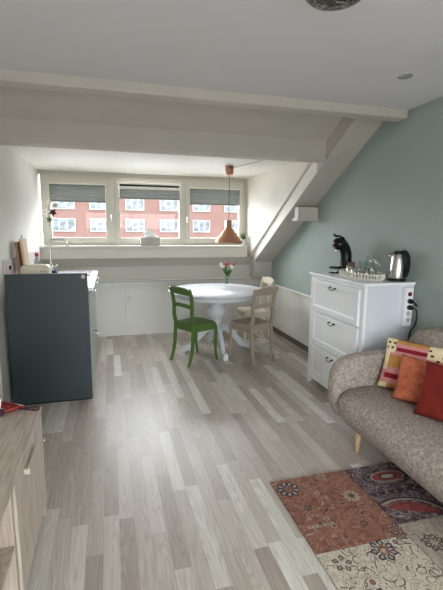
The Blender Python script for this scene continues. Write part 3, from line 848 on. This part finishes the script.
# backrest
secs = []
for y, h, dx in ((.52, .66, .03), (.54, .74, .015), (.60, .80, 0), (.75, .84, 0), (1.5, .845, 0), (2.25, .84, 0), (2.38, .80, 0), (2.46, .73, .015), (2.50, .66, .03)):
    P = bez([(2.06+dx, 0, .2), (2.07+dx, 0, .45), (2.10+dx, 0, h-.06), (2.15, 0, h), (2.23, 0, h-.005), (2.29, 0, h-.08), (2.30, 0, .45), (2.29, 0, .2)], 4)
    secs.append([L(q.x, y, q.z) for q in P])
loft(secs, mat=M['boucle'], name='backrest', parent=sf)
for x, y in ((1.59, 2.235), (1.615, .75), (2.2, 2.35), (2.2, .75)):
    sgn = 1
    m = MB().tube([L(x, y, .155), L(x-.008, y+.005, .0 if y > 2.1 else .0095)], [.022, .014], 14); m.build('leg', M['leg_wood'], sf)

# cushions
def cushion(name, w, h, t, mats, fn, label, loc, rot, n=28, pw=2.2):
    m = MB(); G = {}
    def pos(i, j, s):
        u = -1+2*i/n; v = -1+2*j/n
        edge = (1-abs(u)**pw)*(1-abs(v)**pw)
        th = t/2*max(0, edge)**.42
        k = 1-.05*(abs(u)**2)*(1-abs(v)**2)-.0
        k2 = 1-.05*(abs(v)**2)*(1-abs(u)**2)
        pin = .0
        x = u*w/2*(1-.06*(1-v*v)*abs(u)**3); z = v*h/2*(1-.06*(1-u*u)*abs(v)**3)
        wr = .004*math.sin(9*u+5*v)*edge
        return (x, s*th+wr, z)
    for s in (-1, 1):
        for i in range(n+1):
            for j in range(n+1):
                if s == 1 and (i in (0, n) or j in (0, n)): G[(i, j, s)] = G[(i, j, -1)]; continue
                G[(i, j, s)] = m.bm.verts.new(pos(i, j, s))
        for i in range(n):
            for j in range(n):
                f = m.bm.faces.new((G[(i, j, s)], G[(i+1, j, s)], G[(i+1, j+1, s)], G[(i, j+1, s)]))
                f.smooth = True; f.material_index = fn((i+.5)/n, (j+.5)/n)
    o = m.build(name, mats); o.location = loc; o.rotation_euler = rot
    tag(o, label, 'cushion'); return o
def pat(u, v):
    # 0 mustard 1 pink 2 wine 3 cream 4 black ; u from the far (left) side, v up
    def eye(cu, cv): return (abs(u-cu) < .02 and abs(v-cv) < .018)
    for cu, cv in ((.06, .90), (.14, .90), (.05, .80), (.12, .80), (.66, .78), (.74, .70), (.80, .78), (.90, .88), (.62, .88)):
        if eye(cu, cv): return 4
    if v > .70 and (u < .17 or u > .60): return 3
    if u < .10 and (.36 < v): return 3
    if v > .90: return 0
    if v > .82: return 1
    if v > .73: return 2 if u > .17 else 3
    if v > .66: return 1
    if v > .42: return 0
    if v > .30: return 1
    if v > .20: return 2 if u > .08 else 1
    if v > .10: return 1
    return 3 if u < .15 else 0
cushion('cushion', .50, .36, .11, [M['f_mustard'], M['f_pink'], M['f_wine'], M['f_cream'], M['f_black']], pat,
        'patterned cushion in pink, mustard and cream at the corner of the sofa', (1.985, 2.185, .578), (math.radians(-22), 0, math.radians(-60)), 50)
cushion('cushion', .32, .30, .09, [M['f_orange']], lambda u, v: 0,
        'textured orange cushion between the patterned and the red one', (1.895, 2.05, .545), (math.radians(-24), 0, math.radians(-62)))
cushion('cushion', .42, .33, .10, [M['f_red']], lambda u, v: 0,
        'plain dark red cushion in front of the others at the photo edge', (1.885, 1.765, .560), (math.radians(-22), 0, math.radians(-66)))

# ------------------------------------------------------------------ rug
def rugmat(name, bg1, bg2, lines, blobs, seed, sc=9, wear=.4):
    s = N(name); tc = s.n('ShaderNodeTexCoord'); mp = s.n('ShaderNodeMapping'); mp.inputs['Location'].default_value = (seed, seed*.7, 0)
    s.l(tc.outputs['Object'], mp.inputs[0]); co = mp.outputs[0]
    n = s.n('ShaderNodeTexNoise'); n.inputs['Scale'].default_value = sc; n.inputs['Detail'].default_value = 1.5; n.inputs['Distortion'].default_value = 1.6; s.l(co, n.inputs['Vector'])
    f = n.outputs['Fac']
    bgn = s.noise(co, 40, 3, .7)
    c = s.ramp(bgn, [(.35, lin(bg1)), (.65, lin(bg2))])
    # curling tendril lines = contours of the noise
    for k, (lv, wd, colr) in enumerate(lines):
        d = s.math('ABSOLUTE', s.math('SUBTRACT', f, lv))
        msk = s.math('LESS_THAN', d, wd)
        c = s.mix(s.math('MULTIPLY', msk, .8), c, lin(colr))
    v = s.n('ShaderNodeTexVoronoi'); v.inputs['Scale'].default_value = sc*.9; v.inputs['Randomness'].default_value = .9; s.l(co, v.inputs['Vector'])
    for k, (r0, r1, colr) in enumerate(blobs):
        a = s.math('GREATER_THAN', v.outputs['Distance'], r0); b = s.math('LESS_THAN', v.outputs['Distance'], r1)
        hs = s.n('ShaderNodeSeparateColor'); s.l(v.outputs['Color'], hs.inputs[0])
        on = s.math('GREATER_THAN', hs.outputs[0], .45)
        c = s.mix(s.math('MULTIPLY', s.math('MULTIPLY', a, b), on), c, lin(colr))
    wr = s.noise(co, 90, 3, .7)
    c = s.mix(s.ramp(wr, [(.45, (0, 0, 0, 1)), (.75, (wear, wear, wear, 1))]), c, lin(bg2))
    return s.bsdf(c, .95, spec=.1, bump=s.noise(co, 320, 2), bstr=.6, bdist=.003)
RM = {
 'terra': rugmat('rug_terracotta', (114, 76, 64), (148, 106, 90), [(.5, .006, (186, 160, 140)), (.60, .008, (92, 52, 50)), (.41, .006, (176, 140, 118))], [(.0, .05, (72, 62, 72)), (.14, .17, (180, 150, 128))], 1.3, 11, .5),
 'plum': rugmat('rug_plum', (82, 70, 76), (124, 110, 112), [(.5, .02, (44, 36, 46)), (.58, .012, (172, 150, 150)), (.42, .02, (56, 44, 56)), (.36, .01, (160, 90, 96))], [(.0, .07, (156, 60, 66)), (.12, .17, (48, 42, 56))], 4.1, 10, .3),
 'cream': rugmat('rug_cream', (176, 164, 148), (206, 196, 178), [(.5, .008, (66, 52, 44)), (.60, .010, (84, 70, 74)), (.40, .007, (94, 74, 60))], [(.0, .06, (164, 92, 76)), (.06, .11, (92, 76, 96))], 7.7, 9, .3),
 'grey': rugmat('rug_grey_floral', (150, 138, 126), (180, 168, 152), [(.5, .010, (112, 102, 94)), (.60, .010, (120, 108, 100)), (.42, .010, (98, 88, 92))], [(.0, .05, (90, 74, 96))], 2.2, 10, .5),
 'wine': rugmat('rug_rose', (124, 58, 58), (150, 84, 80), [(.5, .008, (110, 42, 50))], [], 9.2, 10, .4)}
rg_navy = fabric('rug_navy', (34, 38, 56), (60, 62, 80), 60); rg_bone = fabric('rug_bone', (142, 130, 114), (174, 162, 144), 60); rg_dk = fabric('rug_dark', (52, 42, 40), (70, 58, 54))
ru = empty('patchwork_rug', (1.6, 1.2, 0), 0, 'patchwork rug of faded oriental pieces in terracotta, plum and cream', 'rug')
def RL(x, y, z): return (x-1.6, y-1.2, z)
MB().box(.881-1.6, 2.298-1.6, .302-1.2, 2.066-1.2, .0, .006).build('backing', rg_dk, ru)
# 8-petal motif lying on the pile
def motif(m, cx, cy, r, n, mi_out, mi_in, z, half=None, ph=0, fat=.28):
    for k in range(n):
        a = ph+2*PI*k/n
        d = Vector((math.cos(a), math.sin(a), 0)); s = Vector((-d.y, d.x, 0)); c = Vector(RL(cx, cy, z))
        m.mi = mi_out
        m.poly([tuple(c+d*r*.25), tuple(c+d*r*.7+s*r*fat), tuple(c+d*r), tuple(c+d*r*.7-s*r*fat)])
        if mi_in is not None:
            m.mi = mi_in; e = Vector((0, 0, .0002))
            m.poly([tuple(c+e+d*r*.38), tuple(c+e+d*r*.68+s*r*fat*.5), tuple(c+e+d*r*.86), tuple(c+e+d*r*.68-s*r*fat*.5)])
def patch(x0, x1, y0, y1, key, extra=None, seam=True):
    m = MB().box(x0-1.6, x1-1.6, y0-1.2, y1-1.2, .004, .009, .0015, 1)
    if extra: extra(m)
    m.build('patch', [RM[key], rg_navy, rg_bone, rg_dk, RM['wine'], RM['terra']], ru)
def ex1(m):
    z = .0094
    motif(m, .955, 1.975, .075, 9, 1, 2, z, ph=.3)
    motif(m, 1.28, 1.83, .055, 10, 2, None, z, ph=.1, fat=.2)
    motif(m, 1.28, 1.83, .02, 6, 3, None, z+.0003)
    motif(m, .99, 1.80, .028, 5, 1, None, z, ph=.5)
    motif(m, 1.20, 2.03, .035, 8, 2, None, z, fat=.18)
    motif(m, 1.345, 1.545, .045, 6, 1, 2, z)
    motif(m, 1.10, 1.90, .022, 6, 2, None, z); motif(m, 1.22, 1.62, .024, 6, 3, None, z); motif(m, 1.05, 1.70, .02, 6, 2, None, z)
    for k in range(26):
        a = random.uniform(0, 6.28); x = random.uniform(.90, 1.36); y = random.uniform(1.52, 2.05); l = random.uniform(.012, .03)
        d = Vector((math.cos(a), math.sin(a), 0))*l; s = Vector((-d.y, d.x, 0))*.22; c = Vector(RL(x, y, z)); m.mi = random.choice((2, 3, 2, 1))
        m.poly([tuple(c-d), tuple(c+s), tuple(c+d), tuple(c-s)])
    m.mi = 2
    for k in range(7): m.poly([RL(.92+.022*k, 1.655, z), RL(.935+.022*k, 1.650, z), RL(.938+.022*k, 1.67, z), RL(.922+.022*k, 1.672, z)])
def ex2(m):
    z = .0094
    # medallion of concentric ovals, then a dark band and a rose half-rosette
    for i, (rx, ry, mi) in enumerate(((.165, .08, 3), (.155, .073, 0), (.115, .052, 2), (.105, .045, 4), (.06, .026, 3), (.045, .018, 2))):
        m.mi = mi; m.poly([RL(1.60+rx*math.cos(a), 1.94+ry*math.sin(a), z+.0002*i) for a in [k*PI/14 for k in range(28)]])
    m.mi = 3; m.poly([RL(1.40, 1.79, z), RL(2.2, 1.79, z), RL(2.2, 1.815, z), RL(1.40, 1.815, z)])
    for k in range(12): m.mi = 2; m.poly([RL(1.42+.06*k, 1.797, z+.0002), RL(1.45+.06*k, 1.797, z+.0002), RL(1.435+.06*k, 1.808, z+.0002)])
    for i, (r, mi) in enumerate(((.225, 3), (.21, 2), (.195, 0), (.17, 4))):
        m.mi = mi; m.poly([RL(1.50+r*math.cos(a), 1.575+r*.8*math.sin(a), z+.0003*i) for a in [k*PI/20 for k in range(21)] if 1.50+r*math.cos(a) > 1.385])
    for k in range(30):
        a = random.uniform(0, 6.28); x = random.uniform(1.40, 1.9); y = random.uniform(1.60, 2.05); l = random.uniform(.012, .035)
        d = Vector((math.cos(a), math.sin(a)*.5, 0))*l; s = Vector((-d.y, d.x, 0))*.25; c = Vector(RL(x, y, z+.0008)); m.mi = random.choice((2, 3, 1, 1, 3))
        m.poly([tuple(c-d), tuple(c+s), tuple(c+d), tuple(c-s)])
def ex3(m):
    z = .0094
    motif(m, 1.20, 1.44, .07, 7, 1, 2, z, ph=.4); motif(m, 1.20, 1.44, .03, 8, 5, None, z+.0004, fat=.4)
    motif(m, .97, 1.42, .05, 5, 3, 2, z); motif(m, 1.02, 1.22, .06, 6, 1, 5, z, ph=.9)
    for k in range(30):
        a = random.uniform(0, 6.28); x = random.uniform(.90, 1.36); y = random.uniform(1.1, 1.48)
        pts = []; p = Vector((x, y, 0)); cur = random.uniform(-5, 5)
        for q in range(7): pts.append(p.copy()); p += Vector((math.cos(a), math.sin(a), 0))*.012; a += cur*.12
        m.mi = random.choice((3, 3, 1))
        for A, B in zip(pts, pts[1:]):
            t = (B-A).normalized(); s = Vector((-t.y, t.x, 0))*.0022
            if min(A.x, B.x) < .885 or max(A.x, B.x) > 1.37 or max(A.y, B.y) > 1.49: continue
            m.poly([RL(*(A-s).xy, z), RL(*(A+s).xy, z), RL(*(B+s).xy, z), RL(*(B-s).xy, z)])
def ex4(m):
    z = .0094
    motif(m, 1.47, 1.42, .06, 8, 3, 2, z, ph=.2)
    motif(m, 1.70, 1.46, .05, 8, 3, None, z)
random.seed(11)
patch(.879, 1.378, 1.502, 2.068, 'terra', ex1)
patch(1.382, 2.30, 1.572, 2.068, 'plum', ex2)
patch(.879, 1.378, .98, 1.498, 'cream', ex3)
patch(1.382, 2.30, .98, 1.568, 'grey', ex4)
patch(.879, 1.378, .30, .976, 'plum'); patch(1.382, 2.30, .30, .976, 'terra')

# ------------------------------------------------------------------ tv cabinet
tv = empty('tv_cabinet', (-.62, 1.3, 0), 0, 'low grey oak media cabinet along the left wall near the camera', 'cabinet')
def T(x): return x+.62
ty0, ty1 = .35-1.3, 2.13-1.3
MB().box(T(-.862), T(-.363), ty0, ty1, .575, .60, .002).build('top', M['oak'], tv)
m = MB().box(T(-.70), T(-.694), ty0+.01, ty1-.01, .6, .6015).box(T(-.53), T(-.522), ty0+.01, ty1-.01, .6, .6015); m.build('inlay_strip', paint('inlay', (196, 186, 172), .4), tv)
m = MB().box(T(-.86), T(-.372), ty1-.022, ty1-.001, .0, .575).box(T(-.86), T(-.372), ty0+.001, ty0+.022, 0, .575).box(T(-.86), T(-.85), ty0, ty1-.02, .08, .575).box(T(-.86), T(-.375), ty0+.02, ty1-.02, .08, .10)
m.box(T(-.86), T(-.375), .20-.02, .20, .08, .575).box(T(-.86), T(-.375), -.45, -.43, .08, .575).box(T(-.86), T(-.375), -.43, .18, .33, .345)
m.build('carcass', M['oak_v'], tv)
for a, b, hy in ((.205, ty1-.024, (.35, .56)), (ty0+.024, -.455, (-.78, -.57))):
    m = MB(); k = a; nb = 5; w = (b-a)/nb
    for q in range(nb): m.box(T(-.376), T(-.363), a+q*w, a+(q+1)*w, .10, .573, .0025)
    d = m.build('door', M['oak_v'], tv)
    m = MB().box(T(-.363), T(-.345), hy[0], hy[0]+.022, .52, .542, .002).box(T(-.363), T(-.345), hy[1]-.022, hy[1], .52, .542, .002).box(T(-.350), T(-.340), hy[0], hy[1], .518, .544, .003)
    m.build('handle', M['oak_v'], d)
m = MB().tube([(T(-.363), ty1-.03, .43), (T(-.349), ty1-.03, .43)], .008, 10); m.build('hinge_knob', M['steel'], tv)
# red object at the frame edge
rd = empty('red_hand_fan', (-.545, 2.075, .6015), math.radians(10), 'glossy red lacquered bits with a white peg on the media cabinet', 'ornament')
m = MB().tube(bez([(-.10, .05, .012), (-.02, .06, .03), (.05, .04, .022), (.10, .05, .008)], 5), [.010, .014, .018, .022, .024, .026, .027, .028, .027, .026, .024, .021, .017, .013, .009, .006], 10, flat=.5); m.build('body', M['red'], rd)
m = MB().tube([(.0, .0, .008), (.06, .01, .016), (.11, .035, .010)], [.007, .012, .005], 10); m.build('wing', M['orange_red'], rd)
m = MB().tube([(.0, .03, .0), (.005, .03, .07)], .006, 8); m.build('peg', M['petal_white'], rd)
m = MB().box(-.10, .02, -.03, .02, 0, .022, .006); m.build('base', M['petal_dark'], rd)
rd.name = 'red_ornament'
co_ = MB().tube(bez([(-.50, 2.10, .6055), (-.47, 2.115, .6055), (-.43, 2.10, .6055), (-.395, 2.085, .6055), (-.378, 2.075, .6055), (-.37, 2.10, .6055), (-.385, 2.118, .6055), (-.44, 2.12, .6055)], 8), .004, 8).build('cord', M['petal_dark'])
tag(co_, 'thin dark red cord looped on the far corner of the media cabinet', 'cord')

# ------------------------------------------------------------------ ceiling lamp + spot
cl = empty('ceiling_lamp', (.90, 1.60, CZ), 0, 'round crystal ceiling lamp cut by the top of the photo', 'ceiling lamp')
def crys():
    s = N('crystal_mosaic'); co = s.coords()
    v = s.n('ShaderNodeTexVoronoi'); v.inputs['Scale'].default_value = 70; s.l(co, v.inputs['Vector'])
    h = s.n('ShaderNodeSeparateColor'); s.l(v.outputs['Color'], h.inputs[0])
    c = s.ramp(h.outputs[0], [(0, lin((40, 38, 36))), (.5, lin((110, 106, 100))), (.8, lin((200, 198, 192))), (1, lin((240, 240, 238)))], 'CONSTANT')
    return s.bsdf(c, .12, metal=.6, bump=v.outputs['Distance'], bstr=1, bdist=.01)
M['crystal'] = crys()
MB().lathe([(0, 0), (.16, 0), (.165, -.008), (.16, -.015), (0, -.015)], n=40).build('mounting_ring', M['chrome'], cl)
MB().lathe([(.158, -.015), (.152, -.028), (.13, -.046), (.09, -.060), (.04, -.067), (0, -.068)], n=40).build('crystal_bowl', M['crystal'], cl)
sp_ = empty('recessed_spotlight', (1.814, 2.327, CZ), 0, 'small round chrome spotlight recessed in the ceiling', 'spotlight')
MB().lathe([(.028, -.004), (.04, -.006), (.046, -.003), (.047, 0), (.028, 0)], n=28).build('trim_ring', M['chrome'], sp_)
MB().lathe([(0, -.006), (.02, -.005), (.029, -.002), (.029, 0), (0, 0)], n=24).build('lens', M['chrome'], sp_)

cl.scale = (.82, .82, .9)
# ------------------------------------------------------------------ camera
F = 406.47; yaw, pitch, roll = math.radians(15.3526), math.radians(9.1668), math.radians(.494)
cy, sy, cp, spp = math.cos(yaw), math.sin(yaw), math.cos(pitch), math.sin(pitch)
f = Vector((sy*cp, cy*cp, -spp)); rt = Vector((cy, -sy, 0)); up = rt.cross(f)
r2 = math.cos(roll)*rt+math.sin(roll)*up; u2 = -math.sin(roll)*rt+math.cos(roll)*up
cam = bpy.data.cameras.new('camera'); co = bpy.data.objects.new('camera', cam); COL.objects.link(co)
co.matrix_world = Matrix(((r2.x, u2.x, -f.x, 0), (r2.y, u2.y, -f.y, 0), (r2.z, u2.z, -f.z, 1.5), (0, 0, 0, 1)))
cam.sensor_fit = 'HORIZONTAL'; cam.sensor_width = 36; cam.lens = F*36/443; cam.clip_start = .05; cam.clip_end = 300
scene.camera = co

# ------------------------------------------------------------------ light
w = bpy.data.worlds.new('overcast_sky'); scene.world = w; w.use_nodes = True
nt = w.node_tree; nt.nodes.clear()
bg = nt.nodes.new('ShaderNodeBackground'); wo = nt.nodes.new('ShaderNodeOutputWorld')
bg.inputs[0].default_value = (.90, .95, 1.0, 1)
def wm(op, a, b=None):
    x = nt.nodes.new('ShaderNodeMath'); x.operation = op
    for i, v in enumerate((a, b)):
        if v is None: continue
        if isinstance(v, (int, float)): x.inputs[i].default_value = v
        else: nt.links.new(v, x.inputs[i])
    return x.outputs[0]
SKY_BACK, SKY_FRONT, GROUND_BACK, GROUND_FRONT = 12.0, 11.0, 3.2, 5.0
tc = nt.nodes.new('ShaderNodeTexCoord'); sp3 = nt.nodes.new('ShaderNodeSeparateXYZ'); nt.links.new(tc.outputs['Generated'], sp3.inputs[0])
yy, zz3 = sp3.outputs[1], sp3.outputs[2]
dot = wm('MAXIMUM', wm('ADD', wm('MULTIPLY', yy, .97), wm('MULTIPLY', zz3, .25)), 0)
sky = wm('ADD', SKY_BACK, wm('MULTIPLY', wm('POWER', dot, 1.0), SKY_FRONT))
up_ = wm('GREATER_THAN', zz3, 0)
tot = wm('ADD', wm('MULTIPLY', sky, up_), wm('MULTIPLY', wm('SUBTRACT', 1, up_), wm('ADD', GROUND_BACK, wm('MULTIPLY', wm('MAXIMUM', yy, 0), GROUND_FRONT))))
nt.links.new(tot, bg.inputs[1])
nt.links.new(bg.outputs[0], wo.inputs[0])
scene.cycles.diffuse_bounces = 10; scene.cycles.max_bounces = 14; scene.cycles.transparent_max_bounces = 16
def area(name, loc, rot, sx, sy_, energy, col, portal=False):
    l = bpy.data.lights.new(name, 'AREA'); l.shape = 'RECTANGLE'; l.size = sx; l.size_y = sy_; l.energy = energy; l.color = col
    if portal: l.cycles.is_portal = True
    o = bpy.data.objects.new(name, l); COL.objects.link(o); o.location = loc; o.rotation_euler = rot; return o
area('window_daylight_portal', (.55, 6.08, 1.75), (math.radians(-90), 0, 0), 2.8, .85, 1, (1, 1, 1), True)
area('rear_window_portal', (.73, -2.02, 1.085), (math.radians(90), 0, 0), 2.95, 1.92, 1, (1, 1, 1), True)
vs = scene.view_settings
scene.display_settings.display_device = 'sRGB'
vs.view_transform = 'Standard'; vs.look = 'None'; vs.gamma = 1; vs.use_curve_mapping = False; vs.exposure = 0.0
